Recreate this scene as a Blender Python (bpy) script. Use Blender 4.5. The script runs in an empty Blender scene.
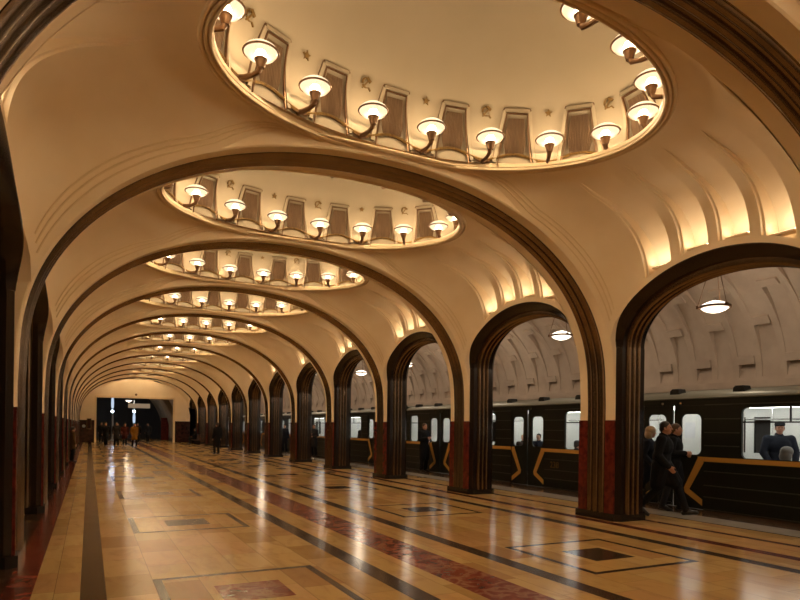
import bpy, bmesh, math, random
from mathutils import Vector, Matrix
random.seed(7)
PI = math.pi
SC = bpy.context.scene
COL = SC.collection

# ------------------------------------------------------------------ camera, world, exposure
F_PX = 621.4
cam_d = bpy.data.cameras.new('camera'); cam = bpy.data.objects.new('camera', cam_d); COL.objects.link(cam)
cam_d.sensor_fit = 'HORIZONTAL'; cam_d.sensor_width = 36.0
cam_d.lens = F_PX / 800 * 36.0
cam_d.shift_x = 0.0
cam_d.shift_y = (427.66 - 300) / 800
cam_d.clip_start = 0.05; cam_d.clip_end = 300
YAW = 0.4637
cam.matrix_world = (Matrix.Translation((0, 0, 1.62)) @ Matrix.Rotation(-YAW, 4, 'Z')
                    @ Matrix.Rotation(PI / 2, 4, 'X') @ Matrix.Rotation(0.0125, 4, 'Z'))
SC.camera = cam
W = bpy.data.worlds.new('world'); SC.world = W; W.use_nodes = True
W.node_tree.nodes['Background'].inputs[0].default_value = (0.02, 0.015, 0.012, 1)
W.node_tree.nodes['Background'].inputs[1].default_value = 0.3
vs = SC.view_settings
vs.view_transform = 'Standard'; vs.look = 'None'; vs.exposure = 0.82; vs.gamma = 1.0; vs.use_curve_mapping = False
SC.cycles.use_denoising = True
SC.cycles.max_bounces = 10; SC.cycles.diffuse_bounces = 5; SC.cycles.glossy_bounces = 4; SC.cycles.transparent_max_bounces = 12
SC.cycles.sample_clamp_indirect = 6.0

SCONCE_W = 86.0; COVE_W = 0.72; PENDANT_W = 23.0
LAMP_COL = (1.0, 0.68, 0.36)

# ------------------------------------------------------------------ materials
def mat(name, col, rough=0.6, metal=0.0, spec=0.5, emis=None, estr=0.0, noise=None, bump=None, nscale=4.0):
    m = bpy.data.materials.new(name); m.use_nodes = True
    nt = m.node_tree; b = nt.nodes['Principled BSDF']
    b.inputs['Base Color'].default_value = (*col, 1); b.inputs['Roughness'].default_value = rough
    b.inputs['Metallic'].default_value = metal; b.inputs['Specular IOR Level'].default_value = spec
    if emis:
        b.inputs['Emission Color'].default_value = (*emis, 1); b.inputs['Emission Strength'].default_value = estr
    if noise or bump:
        tc = nt.nodes.new('ShaderNodeTexCoord'); nz = nt.nodes.new('ShaderNodeTexNoise')
        nz.inputs['Scale'].default_value = nscale; nz.inputs['Detail'].default_value = 5
        nt.links.new(tc.outputs['Object'], nz.inputs['Vector'])
        if noise:
            r = nt.nodes.new('ShaderNodeValToRGB'); r.color_ramp.elements[0].color = (*noise, 1); r.color_ramp.elements[1].color = (*col, 1)
            r.color_ramp.elements[0].position = 0.35; r.color_ramp.elements[1].position = 0.62
            nt.links.new(nz.outputs['Fac'], r.inputs[0]); nt.links.new(r.outputs[0], b.inputs['Base Color'])
        if bump:
            bp = nt.nodes.new('ShaderNodeBump'); bp.inputs['Strength'].default_value = bump; bp.inputs['Distance'].default_value = 0.01
            nt.links.new(nz.outputs['Fac'], bp.inputs['Height']); nt.links.new(bp.outputs[0], b.inputs['Normal'])
    return m

def emit(name, col, strength, sampled=False):
    m = bpy.data.materials.new(name); m.use_nodes = True; nt = m.node_tree
    nt.nodes.remove(nt.nodes['Principled BSDF']); e = nt.nodes.new('ShaderNodeEmission')
    e.inputs[0].default_value = (*col, 1); e.inputs[1].default_value = strength
    nt.links.new(e.outputs[0], nt.nodes['Material Output'].inputs[0])
    if not sampled: m.cycles.emission_sampling = 'NONE'
    return m

def glow_glass(name, col, estr, trans, centre=None, inner=None, radius=.2):
    """lit lamp glass: part clear, part milky, giving off its own soft light, strongest round the bulb"""
    m = bpy.data.materials.new(name); m.use_nodes = True; nt = m.node_tree
    b = nt.nodes['Principled BSDF']; b.inputs['Base Color'].default_value = (.03, .025, .02, 1); b.inputs['Roughness'].default_value = 0.25
    b.inputs['Emission Color'].default_value = (*col, 1); b.inputs['Emission Strength'].default_value = estr
    if centre:
        tc = nt.nodes.new('ShaderNodeTexCoord'); d = nt.nodes.new('ShaderNodeVectorMath'); d.operation = 'DISTANCE'; d.inputs[1].default_value = centre
        nt.links.new(tc.outputs['Object'], d.inputs[0]); r = nt.nodes.new('ShaderNodeMapRange'); r.interpolation_type = 'SMOOTHSTEP'
        r.inputs['From Min'].default_value = .03; r.inputs['From Max'].default_value = radius; r.inputs['To Min'].default_value = inner; r.inputs['To Max'].default_value = estr
        nt.links.new(d.outputs['Value'], r.inputs['Value']); nt.links.new(r.outputs[0], b.inputs['Emission Strength'])
    t = nt.nodes.new('ShaderNodeBsdfTransparent'); mx = nt.nodes.new('ShaderNodeMixShader'); mx.inputs[0].default_value = trans
    nt.links.new(b.outputs[0], mx.inputs[1]); nt.links.new(t.outputs[0], mx.inputs[2])
    nt.links.new(mx.outputs[0], nt.nodes['Material Output'].inputs[0]); m.cycles.emission_sampling = 'NONE'
    return m

def pane_glass(name):
    m = bpy.data.materials.new(name); m.use_nodes = True; nt = m.node_tree
    nt.nodes.remove(nt.nodes['Principled BSDF'])
    g = nt.nodes.new('ShaderNodeBsdfGlossy'); g.inputs['Roughness'].default_value = 0.03
    t = nt.nodes.new('ShaderNodeBsdfTransparent'); t.inputs[0].default_value = (0.93, 0.95, 0.95, 1)
    lw = nt.nodes.new('ShaderNodeLayerWeight'); lw.inputs[0].default_value = .5
    pw = nt.nodes.new('ShaderNodeMath'); pw.operation = 'POWER'; pw.inputs[1].default_value = 5; nt.links.new(lw.outputs['Facing'], pw.inputs[0])
    ad = nt.nodes.new('ShaderNodeMath'); ad.operation = 'MULTIPLY_ADD'; ad.inputs[1].default_value = .8; ad.inputs[2].default_value = .04; nt.links.new(pw.outputs[0], ad.inputs[0])
    mx = nt.nodes.new('ShaderNodeMixShader'); nt.links.new(ad.outputs[0], mx.inputs[0])
    nt.links.new(t.outputs[0], mx.inputs[1]); nt.links.new(g.outputs[0], mx.inputs[2])
    nt.links.new(mx.outputs[0], nt.nodes['Material Output'].inputs[0]); return m

M = {}
M['plaster'] = mat('cream_plaster', (0.88, 0.75, 0.57), 0.62, spec=0.3, noise=(0.84, 0.70, 0.51), bump=0.05, nscale=1.6)
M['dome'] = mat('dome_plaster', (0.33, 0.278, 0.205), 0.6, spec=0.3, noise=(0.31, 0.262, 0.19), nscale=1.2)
M['moulding'] = mat('moulding_plaster', (0.78, 0.63, 0.42), 0.5)
M['vaultgrey'] = mat('platform_vault_plaster', (0.60, 0.50, 0.41), 0.75, noise=(0.52, 0.42, 0.34), nscale=2.0)
M['steel'] = mat('brown_fluted_steel', (0.30, 0.225, 0.16), 0.22, metal=0.95, noise=(0.23, 0.17, 0.12), nscale=3.0)
M['darksteel'] = mat('dark_bronze', (0.022, 0.013, 0.009), 0.22, metal=0.2)
M['redmarble'] = mat('red_marble', (0.15, 0.022, 0.014), 0.2, noise=(0.07, 0.010, 0.008), nscale=9.0)
M['plinth'] = mat('black_marble', (0.018, 0.014, 0.013), 0.18)
M['bronze'] = mat('bronze', (0.16, 0.085, 0.04), 0.4, metal=0.6)
M['gold'] = mat('gilding', (0.30, 0.19, 0.065), 0.38, metal=0.6, noise=(0.17, 0.10, 0.035), nscale=30)
M['ornament'] = mat('dull_gilding', (0.17, 0.10, 0.028), 0.45, metal=0.3)
M['grille'] = None
M['bulb'] = emit('lamp_bulb', (1.0, 0.80, 0.50), 30.0)
M['bowl'] = glow_glass('lamp_bowl_glass', (1.0, 0.77, 0.49), 0.62, 0.45, (0, .36, .165), 3.0, .16)
M['lidglass'] = glow_glass('lamp_lid_glass', (1.0, 0.75, 0.46), 0.85, 0.30)
M['pendantglass'] = glow_glass('pendant_glass', (1.0, 0.86, 0.68), 2.2, 0.15)
M['tube'] = emit('cove_tube', (1.0, 0.80, 0.50), 5.0)
M['train'] = mat('dark_green_paint', (0.012, 0.0145, 0.010), 0.34, spec=0.35, noise=(0.009, 0.011, 0.008), nscale=2.0)
M['strake'] = mat('strake_highlight_paint', (0.06, 0.06, 0.05), 0.35)  # lighter than the body paint: highlights along the strakes put into the colour
M['trainroof'] = mat('grey_train_roof', (0.26, 0.27, 0.23), 0.42, metal=0.3)
M['traindark'] = mat('train_underframe', (0.012, 0.012, 0.012), 0.6)
M['yellow'] = mat('ochre_yellow_paint', (0.66, 0.36, 0.08), 0.4)
M['rubber'] = mat('black_rubber', (0.01, 0.01, 0.01), 0.5)
M['interior'] = mat('pale_interior_panel', (0.66, 0.66, 0.62), 0.45)
M['intfloor'] = mat('brown_lino', (0.10, 0.07, 0.05), 0.5)
M['seat'] = mat('brown_leatherette', (0.09, 0.04, 0.025), 0.5)
M['chrome'] = mat('chrome', (0.7, 0.7, 0.7), 0.2, metal=1.0)
M['fluor'] = emit('fluorescent_strip', (1.0, 0.97, 0.90), 6.5, True)
M['glass'] = pane_glass('window_glass')
M['darkwall'] = mat('dark_marble_wall', (0.045, 0.016, 0.012), 0.22, noise=(0.022, 0.009, 0.008), nscale=5)
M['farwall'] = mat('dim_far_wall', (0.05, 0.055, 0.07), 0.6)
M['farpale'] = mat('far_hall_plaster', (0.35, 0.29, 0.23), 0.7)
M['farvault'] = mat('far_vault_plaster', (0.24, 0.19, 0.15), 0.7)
M['trackwall'] = mat('track_wall', (0.05, 0.042, 0.036), 0.6)
M['signcream'] = mat('cream_sign', (0.55, 0.45, 0.33), 0.5, emis=(1, .75, .5), estr=0.12)
M['whitelamp'] = emit('cold_white_lamp', (0.72, 0.86, 1.0), 14.0)
M['coldtube'] = emit('cold_light_tube', (0.55, 0.68, 0.85), 0.55)
M['paleblue'] = mat('pale_steel', (0.40, 0.45, 0.52), 0.3, metal=0.5)
def cloth(name, c): return mat(name, c, 0.85, spec=0.2, bump=0.2, nscale=40)
M['black'] = cloth('black_wool', (0.010, 0.010, 0.012))
M['navy'] = cloth('dark_navy_cloth', (0.014, 0.016, 0.025))
M['charcoal'] = cloth('charcoal_cloth', (0.03, 0.03, 0.034))
M['brownc'] = cloth('dark_brown_cloth', (0.035, 0.022, 0.016))
M['mustard'] = cloth('mustard_jacket_cloth', (0.26, 0.125, 0.018))
M['tan'] = cloth('tan_cloth', (0.10, 0.055, 0.02))
M['redc'] = cloth('dark_red_cloth', (0.08, 0.018, 0.014))
M['greyc'] = cloth('grey_cloth', (0.10, 0.10, 0.11))
M['skin'] = mat('skin', (0.48, 0.24, 0.15), 0.5)
M['lip'] = mat('lips', (0.36, 0.12, 0.09), 0.5)
M['eye'] = mat('eye', (0.05, 0.035, 0.03), 0.2)
M['hairdark'] = mat('dark_hair', (0.022, 0.014, 0.010), 0.5, bump=0.4, nscale=60)
M['hairbrown'] = mat('brown_hair', (0.09, 0.045, 0.022), 0.5, bump=0.4, nscale=60)
M['hairblond'] = mat('fair_hair', (0.42, 0.28, 0.15), 0.5, bump=0.4, nscale=60)
M['hairgrey'] = mat('grey_hair', (0.13, 0.11, 0.095), 0.5, bump=0.4, nscale=60)
M['shoe'] = mat('black_leather', (0.010, 0.009, 0.009), 0.3)
M['paper'] = mat('paper_notice', (0.6, 0.6, 0.62), 0.6)

def grille_mat():
    m = mat('corrugated_brown_metal', (0.16, 0.10, 0.06), 0.45, metal=0.3); nt = m.node_tree; b = nt.nodes['Principled BSDF']
    tc = nt.nodes.new('ShaderNodeTexCoord'); nz = nt.nodes.new('ShaderNodeTexNoise'); nz.inputs['Scale'].default_value = 6
    mp = nt.nodes.new('ShaderNodeMapping'); mp.inputs['Scale'].default_value = (6, 1, .6)
    nt.links.new(tc.outputs['Object'], mp.inputs[0]); nt.links.new(mp.outputs[0], nz.inputs['Vector'])
    r = nt.nodes.new('ShaderNodeValToRGB'); r.color_ramp.elements[0].color = (0.10, 0.06, 0.035, 1); r.color_ramp.elements[1].color = (0.26, 0.17, 0.10, 1)
    nt.links.new(nz.outputs['Fac'], r.inputs[0]); nt.links.new(r.outputs[0], b.inputs['Base Color']); return m
M['grille'] = grille_mat()

# ------------------------------------------------------------------ mesh helpers
class MB:
    def __init__(s): s.v = []; s.f = []; s.mi = []
    def add(s, verts, faces, mi=0):
        o = len(s.v); s.v += [tuple(p) for p in verts]; s.f += [tuple(i + o for i in f) for f in faces]; s.mi += [mi] * len(faces)
    def box(s, x0, x1, y0, y1, z0, z1, mi=0):
        p = [(x, y, z) for x in (x0, x1) for y in (y0, y1) for z in (z0, z1)]
        s.add(p, [(0, 1, 3, 2), (4, 6, 7, 5), (0, 4, 5, 1), (2, 3, 7, 6), (0, 2, 6, 4), (1, 5, 7, 3)], mi)
    def bar(s, p0, p1, w, h, up=(0, 0, 1), mi=0):
        p0 = Vector(p0); p1 = Vector(p1); d = (p1 - p0).normalized(); u = Vector(up)
        a = d.cross(u).normalized() * (w / 2); b = a.cross(d).normalized() * (h / 2)
        q = [p0 - a - b, p0 + a - b, p0 + a + b, p0 - a + b, p1 - a - b, p1 + a - b, p1 + a + b, p1 - a + b]
        s.add(q, [(0, 1, 2, 3), (7, 6, 5, 4), (0, 4, 5, 1), (1, 5, 6, 2), (2, 6, 7, 3), (3, 7, 4, 0)], mi)
    def tube(s, pts, r, n=8, closed=False, mi=0):
        pts = [Vector(p) for p in pts]; N = len(pts); rs = r if isinstance(r, (list, tuple)) else [r] * N
        rings = []; ref = Vector((0, 0, 1))
        for i, p in enumerate(pts):
            a = pts[(i - 1) % N] if (closed or i > 0) else p; b = pts[(i + 1) % N] if (closed or i < N - 1) else p
            t = (b - a).normalized(); rf = ref if abs(t.dot(ref)) < .95 else Vector((1, 0, 0))
            x = t.cross(rf).normalized(); y = x.cross(t)
            rings.append([p + (x * math.cos(2 * PI * k / n) + y * math.sin(2 * PI * k / n)) * rs[i] for k in range(n)])
        V = [q for g in rings for q in g]; Fc = []
        for i in range(N if closed else N - 1):
            j = (i + 1) % N
            for k in range(n): Fc.append((i * n + k, i * n + (k + 1) % n, j * n + (k + 1) % n, j * n + k))
        if not closed: Fc += [tuple(range(n - 1, -1, -1)), tuple((N - 1) * n + k for k in range(n))]
        s.add(V, Fc, mi)
    def lathe(s, prof, c=(0, 0, 0), n=24, mi=0):
        V = []; Fc = []; N = len(prof)
        for (r, z) in prof:
            for k in range(n): V.append((c[0] + r * math.cos(2 * PI * k / n), c[1] + r * math.sin(2 * PI * k / n), c[2] + z))
        for i in range(N - 1):
            for k in range(n): Fc.append((i * n + k, i * n + (k + 1) % n, (i + 1) * n + (k + 1) % n, (i + 1) * n + k))
        if prof[0][0] > 1e-4: Fc.append(tuple(range(n - 1, -1, -1)))
        if prof[-1][0] > 1e-4: Fc.append(tuple((N - 1) * n + k for k in range(n)))
        s.add(V, Fc, mi)
    def prism(s, poly, f, d0, d1, mi=0):
        """polygon (a,b) -> f(a,b,depth)"""
        n = len(poly); V = [f(a, b, d0) for a, b in poly] + [f(a, b, d1) for a, b in poly]
        Fc = [tuple(range(n - 1, -1, -1)), tuple(range(n, 2 * n))] + [(i, (i + 1) % n, n + (i + 1) % n, n + i) for i in range(n)]
        s.add(V, Fc, mi)
    def grid(s, rows, mi=0, closed=False):
        n = len(rows[0]); V = [p for r in rows for p in r]; Fc = []
        for i in range(len(rows) - 1):
            for k in range(n if closed else n - 1):
                Fc.append((i * n + k, i * n + (k + 1) % n, (i + 1) * n + (k + 1) % n, (i + 1) * n + k))
        s.add(V, Fc, mi)
    def build(s, name, material, parent=None, smooth=False, sharp=40, merge=True):
        me = bpy.data.meshes.new(name); me.from_pydata(s.v, [], s.f)
        ms = material if isinstance(material, (list, tuple)) else [material]
        for m_ in ms: me.materials.append(m_)
        if len(ms) > 1: me.polygons.foreach_set('material_index', s.mi)
        bm = bmesh.new(); bm.from_mesh(me)
        if merge: bmesh.ops.remove_doubles(bm, verts=bm.verts, dist=1e-5)
        bmesh.ops.recalc_face_normals(bm, faces=bm.faces)
        if smooth:
            for f in bm.faces: f.smooth = True
            ca = math.radians(sharp)
            for e in bm.edges:
                if len(e.link_faces) == 2 and e.calc_face_angle(0) > ca: e.smooth = False
        bm.to_mesh(me); bm.free()
        o = bpy.data.objects.new(name, me); COL.objects.link(o)
        if parent: o.parent = parent
        return o

def tag(o, label=None, cat=None, group=None, kind=None):
    if label: o['label'] = label
    if cat: o['category'] = cat
    if group: o['group'] = group
    if kind: o['kind'] = kind
    return o
def empty(name, loc=(0, 0, 0), rz=0.0):
    o = bpy.data.objects.new(name, None); COL.objects.link(o); o.location = loc; o.rotation_euler = (0, 0, rz); o.empty_display_size = .2; return o
def struct(o, label=None, cat=None): return tag(o, label, cat, None, 'structure')
def copy_tree(o, parent=None):
    c = o.copy(); COL.objects.link(c)
    if parent: c.parent = parent
    for ch in list(o.children): copy_tree(ch, c)
    return c
def light(name, loc, w, col, r=0.05, parent=None, kind='POINT'):
    l = bpy.data.lights.new(name, kind); l.energy = w; l.color = col
    if kind == 'POINT': l.shadow_soft_size = r
    o = bpy.data.objects.new(name, l); COL.objects.link(o); o.location = loc
    if parent: o.parent = parent
    return o
ORD = ['first', 'second', 'third', 'fourth', 'fifth', 'sixth', 'seventh', 'eighth', 'ninth', 'tenth', 'eleventh', 'twelfth',
       'thirteenth', 'fourteenth', 'fifteenth', 'sixteenth', 'seventeenth', 'eighteenth']

# ------------------------------------------------------------------ plan of the station
XC = 3.81; HALF = 4.555                      # hall axis, half width between column faces
XR = XC + HALF; XL = XC - HALF               # column faces
BAY = 4.752
def rib_y(k): return 8.63 + BAY * (k - 1)
def mid_y(k): return rib_y(k) + BAY / 2      # bay k lies between rib k and rib k+1
K0, K1 = -2, 11                              # ribs built
Y_END = rib_y(12) - 0.52; Y_BACK = rib_y(-2) - 0.60
A = 4.54                                     # rib ellipse half width
FW = 0.44; PW = 0.52; ST = 0.225             # half widths: hall face, passage face, steel band
YR = BAY / 2 - FW                            # half length of the vault between rib strips
IN_W = BAY / 2 - PW                          # half width of a side arch
Z_SP = 3.10
DX, DY = .05, .10                            # the opening sits a little off the bay's middle
OA, OB, OZ = 2.90, 1.95, 5.60                # dome opening
TH = 9.08 - XR                               # column depth

def rib_curve(n=64, a=A, zs=2.4, zt=5.53, p=2.15):
    out = []
    for i in range(n + 1):
        t = PI * i / n; c, s = math.cos(t), math.sin(t)
        out.append((XC + a * math.copysign(abs(c) ** (2 / p), c), zs + (zt - zs) * abs(s) ** (2 / p)))
    return out
def with_normals(path):
    res = []
    for i, p in enumerate(path):
        a = path[max(0, i - 1)]; b = path[min(len(path) - 1, i + 1)]
        dx, dz = b[0] - a[0], b[1] - a[1]; L = math.hypot(dx, dz) or 1
        res.append((p[0], p[1], -dz / L, dx / L))      # normal to the inside of the hall
    return res
def sweep_xz(mb, path, prof, yc):
    """profile (y offset, height towards the hall) along a path in the XZ plane"""
    rows = [[(x + nx * b, yc + a, z + nz * b) for a, b in prof] for x, z, nx, nz in with_normals(path)]
    mb.grid(rows)
def flute_prof(a0, a1, n, h, seg=6, base=0.0):
    out = [(a0, base)]
    w = (a1 - a0) / n
    for k in range(n):
        for j in range(seg + 1):
            t = j / seg; out.append((a0 + w * (k + .14 + .72 * t), base + h * math.sin(PI * t) ** .6))
    out.append((a1, base)); return out

# ------------------------------------------------------------------ floor
def floor_mat():
    m = bpy.data.materials.new('marble_floor'); m.use_nodes = True; nt = m.node_tree; N = nt.nodes; Lk = nt.links
    b = N['Principled BSDF']
    def mth(op, a, c=None, d=None):
        n = N.new('ShaderNodeMath'); n.operation = op
        for i, v in enumerate((a, c, d)):
            if v is None: continue
            if isinstance(v, (int, float)): n.inputs[i].default_value = v
            else: Lk.new(v, n.inputs[i])
        return n.outputs[0]
    tc = N.new('ShaderNodeTexCoord'); sp = N.new('ShaderNodeSeparateXYZ'); Lk.new(tc.outputs['Object'], sp.inputs[0])
    X, Y = sp.outputs[0], sp.outputs[1]
    def band(v, lo, hi): return mth('LESS_THAN', mth('ABSOLUTE', mth('SUBTRACT', v, (lo + hi) / 2)), (hi - lo) / 2)
    def mx(*ms):
        r = ms[0]
        for q in ms[1:]: r = mth('MAXIMUM', r, q)
        return r
    def noise(scale, detail=4, vec=None, dist=0.0):
        n = N.new('ShaderNodeTexNoise'); n.inputs['Scale'].default_value = scale; n.inputs['Detail'].default_value = detail
        n.inputs['Distortion'].default_value = dist; Lk.new(vec or tc.outputs['Object'], n.inputs['Vector']); return n.outputs['Fac']
    def ramp(f, stops):
        r = N.new('ShaderNodeValToRGB'); e = r.color_ramp.elements
        while len(e) < len(stops): e.new(.5)
        for q, (p, c) in zip(e, stops): q.position = p; q.color = (*c, 1)
        Lk.new(f, r.inputs[0]); return r.outputs[0]
    def mix(f, a, c):
        n = N.new('ShaderNodeMix'); n.data_type = 'RGBA'
        if isinstance(f, (int, float)): n.inputs[0].default_value = f
        else: Lk.new(f, n.inputs[0])
        for i, v in ((6, a), (7, c)):
            if isinstance(v, tuple): n.inputs[i].default_value = (*v, 1)
            else: Lk.new(v, n.inputs[i])
        return n.outputs[2]
    # slabs .44 wide, of mixed length
    cx = mth('FLOOR', mth('DIVIDE', mth('SUBTRACT', X, .16), .445))
    wn = N.new('ShaderNodeTexWhiteNoise'); wn.noise_dimensions = '1D'; Lk.new(cx, wn.inputs['W'])
    yy = mth('ADD', mth('DIVIDE', Y, .86), wn.outputs['Value']); cy = mth('FLOOR', yy)
    cv = N.new('ShaderNodeCombineXYZ'); Lk.new(cx, cv.inputs[0]); Lk.new(cy, cv.inputs[1])
    w2 = N.new('ShaderNodeTexWhiteNoise'); w2.noise_dimensions = '3D'; Lk.new(cv.outputs[0], w2.inputs['Vector'])
    slab = ramp(w2.outputs['Value'], [(0, (.47, .30, .11)), (.3, (.67, .48, .20)), (.6, (.58, .385, .145)), (.85, (.66, .42, .18)), (1, (.46, .27, .11))])
    vm = N.new('ShaderNodeMapping'); vm.inputs['Scale'].default_value = (1.6, .55, 1); Lk.new(tc.outputs['Object'], vm.inputs[0])
    vein = noise(3.0, 8, vm.outputs[0], 1.2)
    slab = mix(mth('MAXIMUM', mth('MULTIPLY', mth('SUBTRACT', vein, .48), 1.9), 0.0), slab, (.36, .19, .08))
    fx = mth('FRACT', mth('DIVIDE', mth('SUBTRACT', X, .16), .445)); fy = mth('FRACT', yy)
    seam = mx(mth('LESS_THAN', fx, .012), mth('LESS_THAN', fy, .006))
    col = mix(mth('MULTIPLY', seam, .75), slab, (.16, .09, .05))
    red = ramp(noise(5.0, 8, None, .8), [(.30, (.13, .022, .014)), (.48, (.24, .055, .035)), (.58, (.36, .17, .10)), (.66, (.21, .045, .028))])
    red2 = ramp(noise(4.0, 6, None, .5), [(.30, (.11, .018, .012)), (.55, (.19, .035, .022)), (.75, (.26, .07, .045))])
    dark = ramp(noise(6.0, 5), [(.3, (.040, .022, .013)), (.7, (.085, .050, .030))])
    # small patches of red-veined slab inside the left squares
    my = mth('MODULO', mth('ADD', mth('SUBTRACT', Y, mid_y(0) - .15), 10 * BAY + BAY / 2), BAY); ly = mth('SUBTRACT', my, BAY / 2)
    def square(cx_, half, lw, inner):
        dx = mth('ABSOLUTE', mth('SUBTRACT', X, cx_)); dy = mth('ABSOLUTE', ly); r = mth('MAXIMUM', dx, dy)
        ring = mth('MULTIPLY', mth('LESS_THAN', r, half), mth('GREATER_THAN', r, half - lw))
        core = mth('LESS_THAN', r, inner); return ring, core
    r1, c1 = square(1.47, .86, .085, .33); r2, c2 = square(5.96, .86, .085, .33)
    col = mix(mx(band(X, 3.42, 4.0)), col, red)
    edge = mx(band(X, 8.04, 8.26), band(X, 8.97, 9.12))
    col = mix(edge, col, red2); col = mix(band(X, -.72, -.47), col, ramp(noise(4.0, 6, None, .5), [(.30, (.12, .022, .013)), (.55, (.20, .042, .024)), (.75, (.28, .085, .05))]))
    tone = mix(mth('GREATER_THAN', w2.outputs['Value'], .45), red, dark)
    core2 = mix(mth('GREATER_THAN', mth('FRACT', mth('MULTIPLY', mth('FLOOR', mth('DIVIDE', Y, BAY)), .5)), .25), dark, red)
    dk = mx(band(X, -.06, .16), band(X, 2.76, 2.99), band(X, 4.46, 4.68), band(X, 7.31, 7.52), r1, r2, c2, band(X, -1.0, -.72), band(X, 9.80, 9.86))
    col = mix(dk, col, dark); col = mix(c1, col, core2)
    grey = ramp(noise(3.0, 5), [(.3, (.36, .32, .27)), (.7, (.44, .39, .33))])
    brown = ramp(noise(5.0, 6), [(.3, (.10, .06, .04)), (.7, (.17, .105, .07))])
    col = mix(band(X, 9.86, 10.49), col, grey); col = mix(band(X, 10.49, 11.6), col, brown)
    Lk.new(col, b.inputs['Base Color'])
    ro = N.new('ShaderNodeMapRange'); ro.inputs['To Min'].default_value = .10; ro.inputs['To Max'].default_value = .24
    Lk.new(noise(2.2, 6), ro.inputs['Value']); Lk.new(ro.outputs[0], b.inputs['Roughness'])
    b.inputs['Specular IOR Level'].default_value = .14
    bp = N.new('ShaderNodeBump'); bp.inputs['Strength'].default_value = .02; bp.inputs['Distance'].default_value = .01
    Lk.new(noise(1.3, 3), bp.inputs['Height']); Lk.new(bp.outputs[0], b.inputs['Normal'])
    return m
mb = MB(); mb.box(-4.0, 11.33, Y_BACK - .2, 78, -.25, 0.0)
struct(mb.build('floor', floor_mat()), 'polished beige marble floor with dark and red stripes and squares', 'floor')

# ------------------------------------------------------------------ vault of one bay
def z_arch(y, off=.09):
    w = IN_W + off; h = 1.08 + off * 1.75
    t = min(1.0, abs(y) / w); return Z_SP + h * math.sqrt(max(0.0, 1 - t * t))
def section(y):
    w = min(1.0, abs(y) / YR) ** 2.6
    return (4.3 + (2.15 - 4.3) * w, 3.85 + (2.4 - 3.85) * w, 5.60 + (5.53 - 5.60) * w)
def sec_point(y, th, side=1):
    n, zs, zt = section(y)
    c, s = math.cos(th), math.sin(th)
    u = A * abs(c) ** (2 / n); z = zs + (zt - zs) * abs(s) ** (2 / n)
    e = math.hypot((side * u - DX) / OA, (y - DY) / OB)
    k = min(1.0, max(0.0, (1.28 - e) / .24)); k = k * k * (3 - 2 * k)
    return u, z + (OZ - z) * k
def theta_at(y, z):
    n, zs, zt = section(y); q = min(1, max(0.0, (z - zs) / (zt - zs))); return math.asin(q ** (n / 2))
COVE_C = (-1.0, -.33, .33, 1.0); CH = .25; CS = .035
def make_vault():
    ys = set(round(-YR + 2 * YR * i / 44, 4) for i in range(45))
    edges = [c + d for c in COVE_C for d in (-CH, -CH + CS, CH - CS, CH)]
    ys = sorted([y for y in ys if all(abs(y - e) > .015 for e in edges)] + edges)
    NS = 44; S_TOP = 30
    lev_y = []
    for a, b in zip(ys, ys[1:]):
        m = (a + b) / 2; L = 0
        for c in COVE_C:
            if abs(m - c) < CH - CS: L = 4 if c > .9 else 2
            elif abs(m - c) < CH: L = 3 if c > .9 else 1
        lev_y.append(L)
    mbs = MB()
    for side in (1, -1):
        cache = {}
        def P(i, j, L):
            key = (i, j, L)
            if key in cache: return cache[key]
            y = ys[j]; za = z_arch(y)
            if i == 0: th = theta_at(y, za)
            elif i == 1: th = theta_at(y, za + .12)
            else:
                t1 = theta_at(y, za + .12); th = t1 + (PI / 2 - t1) * ((i - 1) / (NS - 1)) ** 1.1
            u, z = sec_point(y, th, side)
            if L:
                f = max(0.0, 1 - (i - 1) / (S_TOP - 1)); d = (.06 if L == 1 else .36) * f ** .6
                u += d; z += d * .12 * (1 - f)
            mbs.v.append((XC + side * u, y, z)); mbs.mi = mbs.mi
            cache[key] = len(mbs.v) - 1; return cache[key]
        def face(*ix): mbs.f.append(ix if side > 0 else ix[::-1]); mbs.mi.append(0)
        def lev(i, j):
            L = lev_y[j] if (1 <= i < S_TOP and 0 <= j < len(lev_y)) else 0
            return L if L < 3 else (L - 2 if side > 0 else 0)    # the left side has no niche in the farthest place
        for j in range(len(ys) - 1):
            for i in range(NS):
                L = lev(i, j)
                ym = (ys[j] + ys[j + 1]) / 2
                t1 = theta_at(ym, z_arch(ym) + .12); th = t1 + (PI / 2 - t1) * (max(0, i - .5) / (NS - 1)) ** 1.1
                if i > 0 and math.hypot((side * sec_point(ym, th, side)[0] - DX) / OA, (ym - DY) / OB) < .985: continue
                face(P(i, j, L), P(i, j + 1, L), P(i + 1, j + 1, L), P(i + 1, j, L))
                Ln = lev(i, j + 1)
                if Ln != L and j + 1 < len(lev_y): face(P(i, j + 1, L), P(i, j + 1, Ln), P(i + 1, j + 1, Ln), P(i + 1, j + 1, L))
                Lu = lev(i + 1, j)
                if Lu != L: face(P(i + 1, j, L), P(i + 1, j + 1, L), P(i + 1, j + 1, Lu), P(i + 1, j, Lu))
    return mbs
vault0 = make_vault().build('ceiling', M['plaster'], smooth=True, sharp=30)
def make_mouldings():
    m = MB()
    for sgn in (1, -1):
        for y0 in (1.885, 1.845, 1.805):
            pts = []
            for i in range(61):
                th = .30 + (PI - .60) * i / 60; t = th if th <= PI / 2 else PI - th
                u, z = sec_point(y0 * sgn, t, 1 if th <= PI / 2 else -1)
                pts.append((XC + (u if th <= PI / 2 else -u), y0 * sgn, z))
            m.tube(pts, .0135, 6)
    return m
mould0 = make_mouldings().build('trim_1', M['moulding'], smooth=True)
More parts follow.
